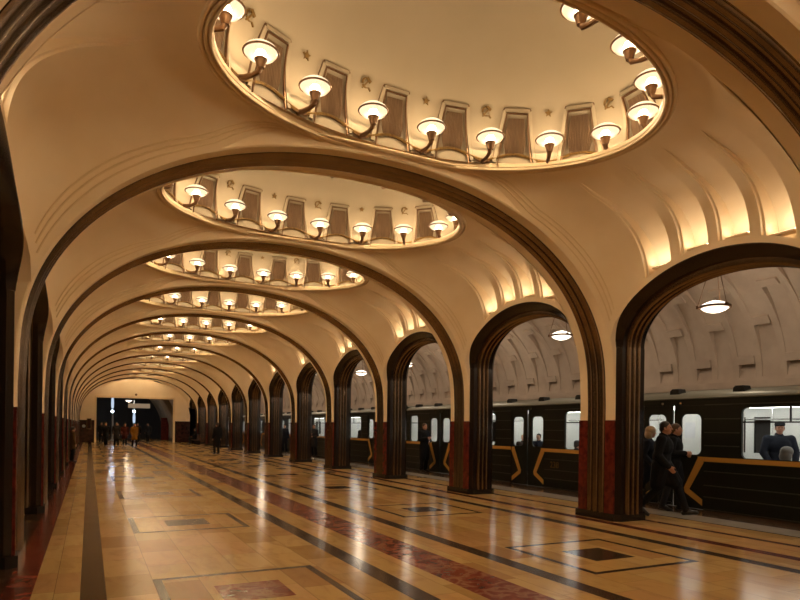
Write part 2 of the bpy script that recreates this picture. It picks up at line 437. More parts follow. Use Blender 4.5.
def ell(r, n=96): return [((OA + r) * math.cos(2 * PI * i / n), (OB + r) * math.sin(2 * PI * i / n)) for i in range(n)]
DA, DB, DCX, DCY, DROT = 3.12, 1.83, .08, .0, .03   # drum wall: half axes, shift from the bay's middle, turn
def drum(t, f=1.0):
    x, y = DA * f * math.cos(t), DB * f * math.sin(t)
    return DCX + x * math.cos(DROT) - y * math.sin(DROT), DCY + x * math.sin(DROT) + y * math.cos(DROT)
def make_cornice():
    m = MB(); prof = [(.045, 5.64), (.045, 5.59)]
    for c_, rr in ((.022, .026), (-.035, .022), (-.085, .018)):
        prof += [(c_ + rr, 5.585)] + [(c_ + rr * math.cos(t * PI / 6), 5.585 - rr * 1.25 * math.sin(t * PI / 6)) for t in range(1, 6)] + [(c_ - rr, 5.585), (c_ - rr - .003, 5.602)]
    prof += [(-.115, 5.61), (-.12, 5.655)]
    rows = [[(XC + DX + x, DY + y, z) for x, y in ell(r)] for r, z in prof]
    rows.append([(XC + drum(2 * PI * i / 96)[0], drum(2 * PI * i / 96)[1], 5.68) for i in range(96)])
    m.grid(rows, closed=True); return m
corn0 = make_cornice().build('trim_2', M['moulding'], smooth=True, sharp=25)
def make_dome():
    m = MB(); rows = []; n = 22
    for i in range(n + 1):
        t = PI / 2 * i / n; f = math.cos(t) ** (2 / 2.6) if i < n else 0.004; h = math.sin(t) ** (2 / 2.6)
        rows.append([(XC + drum(2 * PI * q / 72, f)[0], drum(2 * PI * q / 72, f)[1], 5.65 + 1.45 * h) for q in range(72)])
    m.grid(rows, closed=True); return m
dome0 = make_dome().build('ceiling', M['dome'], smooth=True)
# spacing round the drum by equal arc
_N = 2000; _S = [0.0]
for i in range(_N): _S.append(_S[-1] + math.dist(drum(2 * PI * i / _N), drum(2 * PI * (i + 1) / _N)))
def at_arc(f):
    """fraction of the way round (0 at +X, .25 at +Y) -> point relative to the bay's middle, inward normal angle"""
    import bisect
    t = 2 * PI * bisect.bisect(_S, (f % 1.0) * _S[-1]) / _N
    x, y = drum(t); nx, ny = -math.cos(t) / DA, -math.sin(t) / DB
    return x, y, math.atan2(ny, nx) + DROT
def make_garland():
    m = MB(); pts = []
    for i in range(16 * 12):
        f = i / (16 * 12.0); x, y, a = at_arc(f)
        ph = (f * 16) % 1.0                                    # 0 at grille, .5 at lamp
        z = 5.755 + .058 * math.cos(2 * PI * ph)
        pts.append((XC + x + .03 * math.cos(a), y + .03 * math.sin(a), z))
    m.tube(pts, .022, 6, closed=True); return m
garl0 = make_garland().build('trim_3', M['gold'], smooth=True)
first = True
for k in range(-2, 12):
    for o, lab, cat in ((vault0, 'cream plaster vault', 'ceiling'), (mould0, 'fine plaster mouldings along the rib', 'trim'),
                        (corn0, 'stepped plaster ring round the dome opening', 'trim'), (dome0, 'cream oval dome over the opening', 'ceiling'),
                        (garl0, 'wavy gilded garland round the foot of the dome', 'trim')):
        c = o if first else o.copy()
        if not first: COL.objects.link(c)
        c.location.y = mid_y(k); struct(c)
    first = False

# ------------------------------------------------------------------ transverse ribs
rc = rib_curve(72)
leg_r = [(XR, 1.80), (XR, 2.1)]; leg_l = [(XL, 2.1), (XL, 1.80)]
arch_path = leg_r + rc[1:-1] + leg_l
steel_prof = flute_prof(-ST, ST, 3, .05, 8)
m = MB()
for sg in (1, -1):
    p = [(sg * ST, .0), (sg * (FW - .02), .0), (sg * FW, -.02), (sg * FW, -.30)]
    sweep_xz(m, arch_path, p, 0)
rib_plaster = m.build('trim_4', M['plaster'], smooth=True, sharp=30)
m = MB(); sweep_xz(m, arch_path, steel_prof, 0)
rib_steel = m.build('trim_5', M['steel'], smooth=True, sharp=50)
for i, k in enumerate(range(K0, K1 + 1)):
    for o in (rib_plaster, rib_steel):
        c = o if i == 0 else o.copy()
        if i: COL.objects.link(c)
        c.location.y = rib_y(k); struct(c)

# ------------------------------------------------------------------ side arches (right and left), one bay each
PX = [8.46, 8.54, 8.88, 8.99, 9.08]
pass_flutes = flute_prof(PX[1], PX[2], 3, -.065, 8)
def make_side_arch():
    n = 48; band = MB(); flut = MB(); wall = MB()
    rowsA = []; rowsB = []; rowsF = []; top = []; wl = []
    ret = MB(); rowsR = []
    for i in range(n + 1):
        t = PI * i / n; c, s = math.cos(t), math.sin(t)
        def P(x, off): return (x, (IN_W + off) * c, Z_SP + (1.08 + off * 1.75) * s)
        yv = (IN_W + .09) * c; yv = max(-YR, min(YR, yv)); zv = z_arch(yv)
        u = sec_point(yv, theta_at(yv, zv))[0]; xr_ = XC + u
        k_ = min(1.0, s / .7); k_ = k_ * k_ * (3 - 2 * k_); xv = (XR + .005) * (1 - k_) + (xr_ - .012) * k_
        rowsR.append([(xr_ - .001, yv, zv), (max(xr_, xv + .02), yv, zv)])
        rowsA.append([P(xv + .03, .12), P(xv, .092), P(xv + .01, .075), P(PX[0], 0), P(PX[1], 0)])
        rowsF.append([P(x, o) for x, o in pass_flutes])
        rowsB.append([P(PX[2], 0), P(PX[3], 0), P(PX[4], .08), P(PX[4], .10)])
        y, z = P(0, .09)[1:]; wl.append([(9.08, y, z), (9.08, y, 6.2)])
    band.grid(rowsA); band.grid(rowsB); flut.grid(rowsF)
    wall.grid(wl)
    for sg in (1, -1): wall.grid([[(9.08, sg * (IN_W + .09), Z_SP), (9.08, sg * (IN_W + .09), 6.2)], [(9.08, sg * BAY / 2, Z_SP), (9.08, sg * BAY / 2, 6.2)]])
    ret.grid(rowsR)
    return band, flut, wall, ret
ba, fl, wa, re_ = make_side_arch()
side = [ba.build('trim_6', M['darksteel'], smooth=True, sharp=30), fl.build('trim_7', M['steel'], smooth=True, sharp=50), wa.build('wall_right', M['vaultgrey']), re_.build('trim_12', M['plaster'], smooth=True)]
first = True
for k in range(-2, 12):
    for sd in (1, -1):
        for o in side:
            c = o if first else o.copy()
            if not first: COL.objects.link(c)
            c.location = (0 if sd > 0 else 2 * XC, mid_y(k), 0); c.rotation_euler = (0, 0, 0)
            if sd < 0: c.scale = (-1, 1, 1)
            if sd < 0 and o is side[2]: c.name = 'wall_left'
            struct(c)
        first = False

# ------------------------------------------------------------------ columns
def make_column():
    """right-hand column: origin at floor, hall face at local x=0"""
    r = empty('column')
    oct_ = [(.02, -FW), (.09, -PW), (TH - .08, -PW), (TH, -FW), (TH, FW), (TH - .08, PW), (.09, PW), (.02, FW)]
    m = MB(); m.prism(oct_, lambda a, b, d: (a, b, d), .12, Z_SP); m.build('shaft', M['darksteel'], r)
    m = MB(); o2 = [(-.045, -FW - .04), (.07, -PW - .045), (TH - .06, -PW - .045), (TH + .04, -FW - .04), (TH + .04, FW + .04), (TH - .06, PW + .045), (.07, PW + .045), (-.045, FW + .04)]
    m.prism(o2, lambda a, b, d: (a, b, d), 0, .105)
    o3 = [(a * .985, b * .985) for a, b in o2]; m.prism(o3, lambda a, b, d: (a, b, d), .105, .13); m.build('plinth', M['plinth'], r)
    for sg in (-1, 1):
        m = MB(); lo, hi = sorted((sg * ST, sg * FW)); m.box(-.012, .03, lo, hi, .12, 1.80); m.build('marble_strip', M['redmarble'], r)
    m = MB()
    m.grid([[(-b, a, z) for a, b in steel_prof] for z in (.12, 1.80)]); m.build('hall_fluting', M['steel'], r, smooth=True, sharp=50)
    for sg in (-1, 1):
        m = MB(); m.grid([[(a - XR, sg * (PW - b), z) for a, b in pass_flutes] for z in (.12, Z_SP)])
        m.build('passage_fluting', M['steel'], r, smooth=True, sharp=50)
    return r
col0 = make_column(); first = True
for k in range(K0, K1 + 1):
    for sd in (1, -1):
        c = col0 if first else copy_tree(col0)
        first = False
        c.location = (XR if sd > 0 else XL, rib_y(k), 0); c.rotation_euler = (0, 0, 0 if sd > 0 else PI)
        side_w = 'right' if sd > 0 else 'left'
        if k <= 0:
            lab = 'fluted steel and red marble column out of view on the %s, %s' % (side_w, ['beside the viewer', 'behind the viewer', 'farthest behind the viewer'][-k]); grp = 'columns behind the viewer'
        elif k == 1:
            lab = ('nearest column on the right, beside the walking men, red marble and fluted steel' if sd > 0 else 'nearest dark column at the left edge, red marble and fluted steel'); grp = 'columns of the %s arcade' % side_w
        else:
            lab = '%s column from the camera on the %s side, red marble strips and fluted steel' % (ORD[k - 1], side_w); grp = 'columns of the %s arcade' % side_w
        tag(c, lab, 'column', grp, 'thing')

# ------------------------------------------------------------------ end walls
def end_wall(name, y, opening):
    m = MB(); path = rib_curve(60, A, 2.4, 5.53)
    x0, x1, zt = opening if opening else (0, 0, 0)
    def top(x):
        u = min(1.0, abs(x - XC) / A); return 2.4 + 3.13 * (1 - u ** 2.15) ** (1 / 2.15) + .12
    xs = sorted(set([XL, XR] + ([x0, x1] if opening else []) + [XL + (XR - XL) * i / 40 for i in range(41)]))
    d0, d1 = y, y + .35
    for a, b in zip(xs, xs[1:]):
        mid = (a + b) / 2; lo = zt if (opening and x0 < mid < x1) else 0.0
        za, zb = top(a), top(b); f = [(a, d0, lo), (b, d0, lo), (b, d0, zb), (a, d0, za), (a, d1, lo), (b, d1, lo), (b, d1, zb), (a, d1, za)]
        m.add(f, [(0, 1, 2, 3), (7, 6, 5, 4), (0, 4, 5, 1)])
    if opening:
        for x in (x0, x1): m.add([(x, d0, 0), (x, d1, 0), (x, d1, zt), (x, d0, zt)], [(0, 1, 2, 3)])
    return struct(m.build(name, M['plaster']))
end_wall('wall_end', Y_END, (.52, 6.92, 3.97))
end_wall('wall_back', Y_BACK - .35, None)
m = MB()
m.box(XL, .52, Y_END - .04, Y_END + .36, 0, 1.95); m.box(6.92, XR, Y_END - .04, Y_END + .36, 0, 1.95)
struct(m.build('trim_8', M['darkwall']), 'dark marble dado of the end wall', 'trim')
m = MB()
for x0, x1 in ((.40, .55), (6.89, 7.04)): m.box(x0, x1, Y_END - .06, Y_END + .36, 0, 4.05)
m.box(.40, 7.04, Y_END - .06, Y_END + .36, 3.95, 4.08)
struct(m.build('trim_9', M['moulding']), 'plain frame round the end opening', 'trim')

# ------------------------------------------------------------------ platform hall on the right, tunnel on the left
VX, VR = 11.75, 2.67
def vault_pt(phi):
    """phi 0 at the track side spring, PI at the column side"""
    c, s = math.cos(phi), math.sin(phi)
    zt = 2.85 + 2.6 * s if c >= 0 else 4.75 + .70 * s
    return VX + VR * c, zt, c, s

def make_track_vault():
    """sunken strips, half a step apart row by row, each deepest under the ledge at its head"""
    m = MB(); hp_ = BAY / 8; LED = .075
    tops = {0: [.165, .90], 1: [.53, 1.235]}
    rows_p = sorted({.04, 1.33} | {v for q in tops.values() for t in q for v in (t, t + LED)})
    phis = [PI * i / 60 for i in range(61)]
    phis = sorted(set([round(p, 4) for p in phis if all(abs(p - q) > .015 for q in rows_p)] + [round(q, 4) for q in rows_p]))
    yl = sorted(set(round(h * hp_ + a * hp_, 4) for h in range(8) for a in (0, .13, .87))) + [round(8 * hp_, 4)]
    def kind(i, j):
        ph = (phis[i] + phis[i + 1]) / 2; y = (yl[j] + yl[j + 1]) / 2; h = int(y / hp_); fr = (y / hp_) % 1
        if ph > 1.33 or ph < .04 or not (.13 < fr < .87): return None
        lo = .04
        for t in tops[h % 2]:
            if ph < t: return ('r', lo, t)
            if ph < t + LED: return ('l', t, t + LED)
            lo = t + LED
        return None
    cache = {}
    def P(i, j, K):
        if K is None: d = 0.0
        elif K[0] == 'l': d = -.05
        else:
            f = (phis[i] - K[1]) / (K[2] - K[1]); d = .015 + .15 * max(0.0, f) ** 1.6
        k_ = (i, j, round(d, 5))
        if k_ not in cache:
            x, z, c, s = vault_pt(phis[i]); m.v.append((x + c * d, yl[j], z + s * d)); cache[k_] = len(m.v) - 1
        return cache[k_]
    def fc(*ix):
        if len(set(ix)) > 2: m.f.append(tuple(dict.fromkeys(ix))); m.mi.append(0)
    for j in range(len(yl) - 1):
        for i in range(len(phis) - 1):
            L = kind(i, j); fc(P(i, j, L), P(i, j + 1, L), P(i + 1, j + 1, L), P(i + 1, j, L))
            if j + 2 < len(yl):
                Ln = kind(i, j + 1)
                if Ln != L: fc(P(i, j + 1, L), P(i, j + 1, Ln), P(i + 1, j + 1, Ln), P(i + 1, j + 1, L))
            if i + 2 < len(phis):
                Lu = kind(i + 1, j)
                if Lu != L: fc(P(i + 1, j, L), P(i + 1, j + 1, L), P(i + 1, j + 1, Lu), P(i + 1, j, Lu))
    return m
tv = make_track_vault().build('ceiling', M['vaultgrey'])
for i, k in enumerate(range(-2, 14)):
    c = tv if i == 0 else tv.copy()
    if i: COL.objects.link(c)
    c.location.y = rib_y(k) - BAY / 16; struct(c)
YA, YB = Y_BACK - .2, rib_y(14)
m = MB(); m.box(14.42, 14.7, YA, YB, -1.4, 2.88); struct(m.build('wall_track', M['trackwall']))
m = MB(); m.box(14.28, 14.5, YA, YB, 2.70, 2.86); m.box(14.34, 14.5, YA, YB, 2.55, 2.70); struct(m.build('trim_10', M['vaultgrey']), 'ledge at the foot of the platform vault', 'trim')
m = MB(); m.box(11.1, 14.6, YA, YB, -1.6, -1.35); m.box(11.1, 11.3, YA, YB, -1.4, -.25); struct(m.build('floor', M['traindark']))
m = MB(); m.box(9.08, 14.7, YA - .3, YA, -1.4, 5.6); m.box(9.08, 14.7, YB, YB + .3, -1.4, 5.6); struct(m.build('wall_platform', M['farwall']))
m = MB(); m.box(-4.1, -3.9, YA, 61, 0, 4.2); struct(m.build('wall_left', M['trackwall']))
m = MB(); m.box(-4.1, XL - TH + .01, YA, 61, 4.3, 4.5); m.box(-4.1, XL - TH, YA - .2, YA, 0, 4.3); m.box(-4.1, XL - TH, 60.8, 61, 0, 4.3); struct(m.build('ceiling', M['farwall']))

# ------------------------------------------------------------------ far hall beyond the end wall
m = MB(); m.box(-4, 12, 77.6, 78, 0, 6); m.box(-4.2, -4, 60.8, 78, 0, 6); m.box(8.99, 9.07, 60.8, 78, 0, 6)
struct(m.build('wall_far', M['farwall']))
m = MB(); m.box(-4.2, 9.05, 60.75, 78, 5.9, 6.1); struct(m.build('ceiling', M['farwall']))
def far_arc(d): return [(7.75 + d - (3.6 + d) * (1 - math.cos(t * PI / 2 / 16)), .25 + (5.4 + d) * math.sin(t * PI / 2 / 16)) for t in range(17)]
m = MB()
for yy in (64.0, 67.5, 71.0, 74.5):
    for (a, za), (b, zb) in zip(far_arc(0), far_arc(0)[1:]): m.bar((a, yy, za), (b, yy, zb), .7, .16, up=(0, 1, 0))
struct(m.build('trim_11', M['farpale']), 'pale curved ribs of the far vault', 'trim')
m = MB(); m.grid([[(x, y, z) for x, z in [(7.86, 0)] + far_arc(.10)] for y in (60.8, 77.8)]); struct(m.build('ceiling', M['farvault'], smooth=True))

# ------------------------------------------------------------------ dome lamps
def make_sconce():
    r = empty('dome_lamp')                       # local +Y points inward from the drum wall
    m = MB(); m.lathe([(.0, -.012), (.038, -.012), (.042, .0), (.03, .02), (0, .025)], n=12)
    for i, (x, y, z) in enumerate(m.v): m.v[i] = (x, z, y)
    m.tube([(0, .0, .0), (0, .12, -.02), (0, .25, -.03), (0, .335, -.012), (0, .36, .045)], [.036, .030, .028, .032, .036], 8)
    m.tube([(.0, .0, -.01), (.0, .14, -.045), (0, .24, -.05)], [.022, .018, .012], 6)
    for sx in (-1, 1): m.tube([(0, .05, -.01), (sx * .06, .04, -.02), (sx * .10, .035, -.005), (sx * .115, .03, .02)], [.018, .016, .014, .008], 6)
    m.build('bracket', M['bronze'], r, smooth=True)
    m = MB(); m.lathe([(.0, .02), (.042, .02), (.050, .05), (.066, .105), (.074, .11), (.074, .125), (.0, .125)], (0, .36, 0), 14); m.build('socket', M['bronze'], r, smooth=True)
    m = MB(); m.lathe([(.06, .12), (.11, .130), (.165, .158), (.193, .195)], (0, .36, 0), 28)
    m.f = [f for f in m.f if len(f) == 4]; m.mi = m.mi[:len(m.f)]; m.build('bowl', M['bowl'], r, smooth=True)
    m = MB(); m.lathe([(.193, .205), (.18, .240), (.125, .280), (.05, .300), (.0001, .303)], (0, .36, 0), 28)
    m.f = [f for f in m.f if len(f) == 4]; m.mi = m.mi[:len(m.f)]; m.build('lid', M['lidglass'], r, smooth=True)
    m = MB(); m.tube([(.198 * math.cos(2 * PI * i / 28), 0.36 + .198 * math.sin(2 * PI * i / 28), .20) for i in range(28)], .0125, 6, closed=True); m.build('rim', M['bronze'], r, smooth=True)
    m = MB(); m.lathe([(.0001, .125), (.04, .13), (.062, .15), (.068, .175), (.05, .21), (.0001, .225)], (0, .36, 0), 14); m.build('bulb', M['bulb'], r, smooth=True)
    light('dome_lamp_light', (0, .36, .18), SCONCE_W, LAMP_COL, .07, r)
    return r
sc0 = make_sconce(); first = True
DOME_NAME = ['nearest', 'second', 'third', 'fourth', 'fifth', 'sixth', 'seventh', 'eighth', 'ninth', 'tenth', 'eleventh', 'farthest']
def dome_name(k): return 'dome above the viewer' if k == -1 else ('dome behind the viewer' if k < -1 else DOME_NAME[k] + ' dome')
for k in range(-2, 12):
    for j in range(16):
        f = (j + .5) / 16; x, y, a = at_arc(f)
        c = sc0 if first else copy_tree(sc0)
        first = False
        c.location = (XC + x, mid_y(k) + y, 5.69); c.rotation_euler = (0, 0, a - PI / 2)
        dn = dome_name(k)
        if f < .5: lab = '%s lit bowl lamp from the left, far rim of %s' % (ORD[7 - j], dn)
        else: lab = '%s lit bowl lamp from the left, near rim of %s' % (ORD[j - 8], dn)
        tag(c, lab, 'lamp', 'bowl lamps round the domes')

# ------------------------------------------------------------------ grilles and emblems on the drum
def make_grille():
    r = empty('ventilation_grille')              # local +Y inward, origin at drum foot
    n = 14; m = MB()
    def wid(z): return .145 + (.21 - .145) * min(1, (.62 - z) / .34) if z > .28 else .16 + (.21 - .16) * (z - .09) / .19
    rows = []
    for i in range(13):
        z = .14 + (.63 - .14) * i / 12; w = .84 * wid(z - .01)
        rows.append([(-w + 2 * w * q / (4 * n), .03 + lean(z) + (.012 if (q // 2) % 2 else 0), z) for q in range(4 * n + 1)])
    m.grid(rows); m.build('panel', M['grille'], r)
    m = MB(); zt = .72
    q = [(-.315, .0), (-.19, zt), (.19, zt), (.315, .0)]
    for (a, b), (c_, d) in zip(q, q[1:]):
        N_ = 6
        for i in range(N_):
            p0 = (a + (c_ - a) * i / N_, 0, b + (d - b) * i / N_); p1 = (a + (c_ - a) * (i + 1) / N_, 0, b + (d - b) * (i + 1) / N_)
            m.bar((p0[0], .03 + lean(p0[2]), p0[2]), (p1[0], .03 + lean(p1[2]), p1[2]), .05, .045, up=(0, 1, 0))
            k_ = .84; m.bar((p0[0] * k_, .04 + lean(p0[2]), p0[2] - .045), (p1[0] * k_, .04 + lean(p1[2]), p1[2] - .045), .014, .022, up=(0, 1, 0), mi=1)
            k_ = 1.075; m.bar((p0[0] * k_, .03 + lean(p0[2]), p0[2] + .028), (p1[0] * k_, .03 + lean(p1[2]), p1[2] + .028), .014, .03, up=(0, 1, 0), mi=1)
    m.build('frame', [M['dome'], M['bronze']], r); return r
def lean(z):
    """how far the dome surface has come in at height z above 5.65"""
    h = min(.98, max(0.0, (z + .02) / 1.45)); s = h ** 1.3
    return 1.83 * (1 - (1 - s * s) ** (1 / 2.6))
def depth_at(x, y, a): return -((x - DCX) * math.cos(a) + (y - DCY) * math.sin(a)) / 1.83
def star_poly(R, r): return [((R if i % 2 == 0 else r) * math.sin(PI * i / 5), (R if i % 2 == 0 else r) * math.cos(PI * i / 5)) for i in range(10)]
def make_star():
    m = MB(); m.prism(star_poly(.062, .027), lambda a, b, d: (a, d, b), 0, .02); return m.build('star_ornament', M['ornament'])
def make_emblem():
    m = MB()
    m.tube([(.062 * math.cos(t), .012, .062 * math.sin(t)) for t in [(-2.2 + 3.9 * i / 14) for i in range(15)]], [.004 + .012 * math.sin(PI * (i + .5) / 15.5) for i in range(15)], 6)
    m.bar((-.036, .012, -.050), (-.072, .012, -.088), .018, .02, up=(0, 1, 0))
    m.bar((.058, .014, -.075), (-.030, .014, .040), .020, .02, up=(0, 1, 0)); m.bar((-.062, .014, .020), (.002, .014, .066), .036, .024, up=(0, 1, 0))
    return m.build('hammer_sickle_emblem', M['ornament'])
gr0 = make_grille(); st0 = make_star(); em0 = make_emblem(); fg = fs = fe = True
for k in range(0, 8):
    for j in range(-1, 10):
        f = j / 16; x, y, a = at_arc(f); dn = DOME_NAME[k] + ' dome'
        c = gr0 if fg else copy_tree(gr0)
        fg = False
        c.location = (XC + x, mid_y(k) + y, 5.67); c.rotation_euler = (0, 0, a - PI / 2); c.scale.y = depth_at(x, y, a)
        tag(c, '%s dark corrugated grille from the left on the wall of the %s' % (ORD[9 - j], dn), 'grille', 'grilles round the domes')
    if k <= 3:
        for j in range(0, 8):
            f = (j + .5) / 16; x, y, a = at_arc(f); odd = (j + k) % 2; dn = DOME_NAME[k] + ' dome'
            if odd: c = st0 if fs else st0.copy()
            else: c = em0 if fe else em0.copy()
            if (odd and not fs) or (not odd and not fe): COL.objects.link(c)
            if odd: fs = False
            else: fe = False
            zz = .70; l = lean(zz) * depth_at(x, y, a) + .035
            c.location = (XC + x + l * math.cos(a), mid_y(k) + y + l * math.sin(a), 5.66 + zz); c.rotation_euler = (-.25, 0, a - PI / 2)
            tag(c, 'small gilded %s above the %s far lamp from the left, %s' % ('star' if odd else 'hammer and sickle', ORD[7 - j], dn), 'ornament', 'gilded ornaments in the domes')

# ------------------------------------------------------------------ lamps hidden at the foot of the coves
def make_cove_lamp():
    r = empty('cove_lamp'); m = MB(); m.box(-.07, .07, -.17, .17, 0, .03); m.build('tray', M['moulding'], r)
    m = MB(); m.tube([(0, -.15, .04), (0, .15, .04)], .014, 8); m.build('tube', M['tube'], r)
    l = light('cove_light', (0, 0, .065), COVE_W, (1, .83, .58), .04, r, 'AREA'); l.data.shape = 'RECTANGLE'; l.data.size = .10; l.data.size_y = .32; l.rotation_euler = (PI, 0, 0); return r
cv0 = make_cove_lamp(); first = True
for k in range(-2, 12):
    for sd in (1, -1):
        for j, cc in enumerate(COVE_C):
            if sd < 0 and j == 3: continue
            c = cv0 if first else copy_tree(cv0)
            first = False
            zb = z_arch(cc) + .13; n_, zs, zt = section(cc); u = A * abs(math.cos(theta_at(cc, zb))) ** (2 / n_)
            c.location = (XC + sd * (u + .13), mid_y(k) + cc, zb + .03 * abs(cc)); c.rotation_euler = (0, 0, 0)
            slot = ['nearest', 'second nearest', 'second farthest', 'farthest'][j]
            where = ('above the arch beside the viewer' if k == -1 else ('above the arch behind the viewer' if k < 0 else 'above the %s arch ahead' % ORD[k]))
            tag(c, 'small lamp in the %s niche %s on the %s' % (slot, where, 'right' if sd > 0 else 'left'), 'lamp', 'lamps in the wall niches')

# ------------------------------------------------------------------ pendant lamps over the platform
def make_pendant():
    r = empty('pendant_lamp')
    m = MB(); m.lathe([(.0001, -.115), (.10, -.11), (.20, -.075), (.275, -.02), (.29, 0)], n=30); m.build('bowl', M['pendantglass'], r, smooth=True)
    m = MB(); m.lathe([(.29, .0), (.26, .05), (.16, .10), (.06, .125), (.0001, .13)], n=30); m.build('lid', M['pendantglass'], r, smooth=True)
    m = MB(); m.lathe([(.285, -.025), (.318, -.025), (.318, .025), (.285, .025)], n=36)
    for i in range(3):
        t = 2 * PI * i / 3 + .3; m.box(.33 * math.cos(t) - .025, .33 * math.cos(t) + .025, .33 * math.sin(t) - .025, .33 * math.sin(t) + .025, -.03, .04)
    m.build('rim', M['bronze'], r)
    for i in range(3):
        t = 2 * PI * i / 3 + .3; m = MB(); m.tube([(.33 * math.cos(t), .33 * math.sin(t), .03), (.03 * math.cos(t), .03 * math.sin(t), 1.10)], .0075, 6); m.build('chain', M['bronze'], r)
    m = MB(); m.lathe([(.0, 1.06), (.05, 1.07), (.09, 1.16), (.10, 1.19), (0, 1.19)], n=16); m.build('canopy', M['bronze'], r, smooth=True)
    l = light('pendant_light', (0, 0, -.20), PENDANT_W, (1, .80, .58), .18, r)
    light('pendant_uplight', (0, 0, .24), PENDANT_W * .5, (1, .80, .58), .15, r); return r
pd0 = make_pendant()
for i, k in enumerate(range(-2, 12)):
    c = pd0 if i == 0 else copy_tree(pd0)
    c.location = (VX, rib_y(k) + .12, 4.24)
    lab = {1: 'bright bowl lamp hanging over the tracks, seen through the nearest arch at right', 2: 'bright hanging bowl lamp seen through the second arch from the right',
           3: 'small bright hanging bowl lamp seen through the third arch from the right'}.get(k)
    if not lab: lab = 'hanging bowl lamp over the tracks, %s' % ('outside the picture, %s the viewer' % ('beside' if k == 0 else 'behind') if k < 1 else '%s from the camera, hidden behind the columns' % ORD[k - 1])
    tag(c, lab, 'lamp', 'hanging lamps over the platform')
# ------------------------------------------------------------------ train
CAR_L = 20.5; CAR_X = 11.36; CAR_W = 2.66; DOORS = [2.7, 7.73, 12.76, 17.8]
WINS = [((a + b) / 2 - .935, (a + b) / 2 + .935) for a, b in zip(DOORS, DOORS[1:])]
ENDW = [(.40, 1.02), (19.48, 20.10)]
WZ = (1.10, 2.09)
def panels(mb, x0, x1, z0, z1, holes, y0=0.0, y1=CAR_L):
    """wall between y0 and y1 with rectangular holes (ya, yb, za, zb)"""
    y = y0
    for ya, yb, za, zb in sorted(holes):
        if ya > y: mb.box(x0, x1, y, ya, z0, z1)
        if za > z0: mb.box(x0, x1, ya, yb, z0, za)
        if zb < z1: mb.box(x0, x1, ya, yb, zb, z1)
        y = yb
    if y < y1: mb.box(x0, x1, y, y1, z0, z1)
def corners(mb, x0, x1, hole, r):
    ya, yb, za, zb = hole
    for cy, cz, sy, sz in ((ya, za, 1, 1), (yb, za, -1, 1), (ya, zb, 1, -1), (yb, zb, -1, -1)):
        poly = [(cy, cz)] + [(cy + sy * (r - r * math.sin(t * PI / 16)), cz + sz * (r - r * math.cos(t * PI / 16))) for t in range(9)]
        mb.prism(poly, lambda a, b, d: (d, a, b), x0, x1)
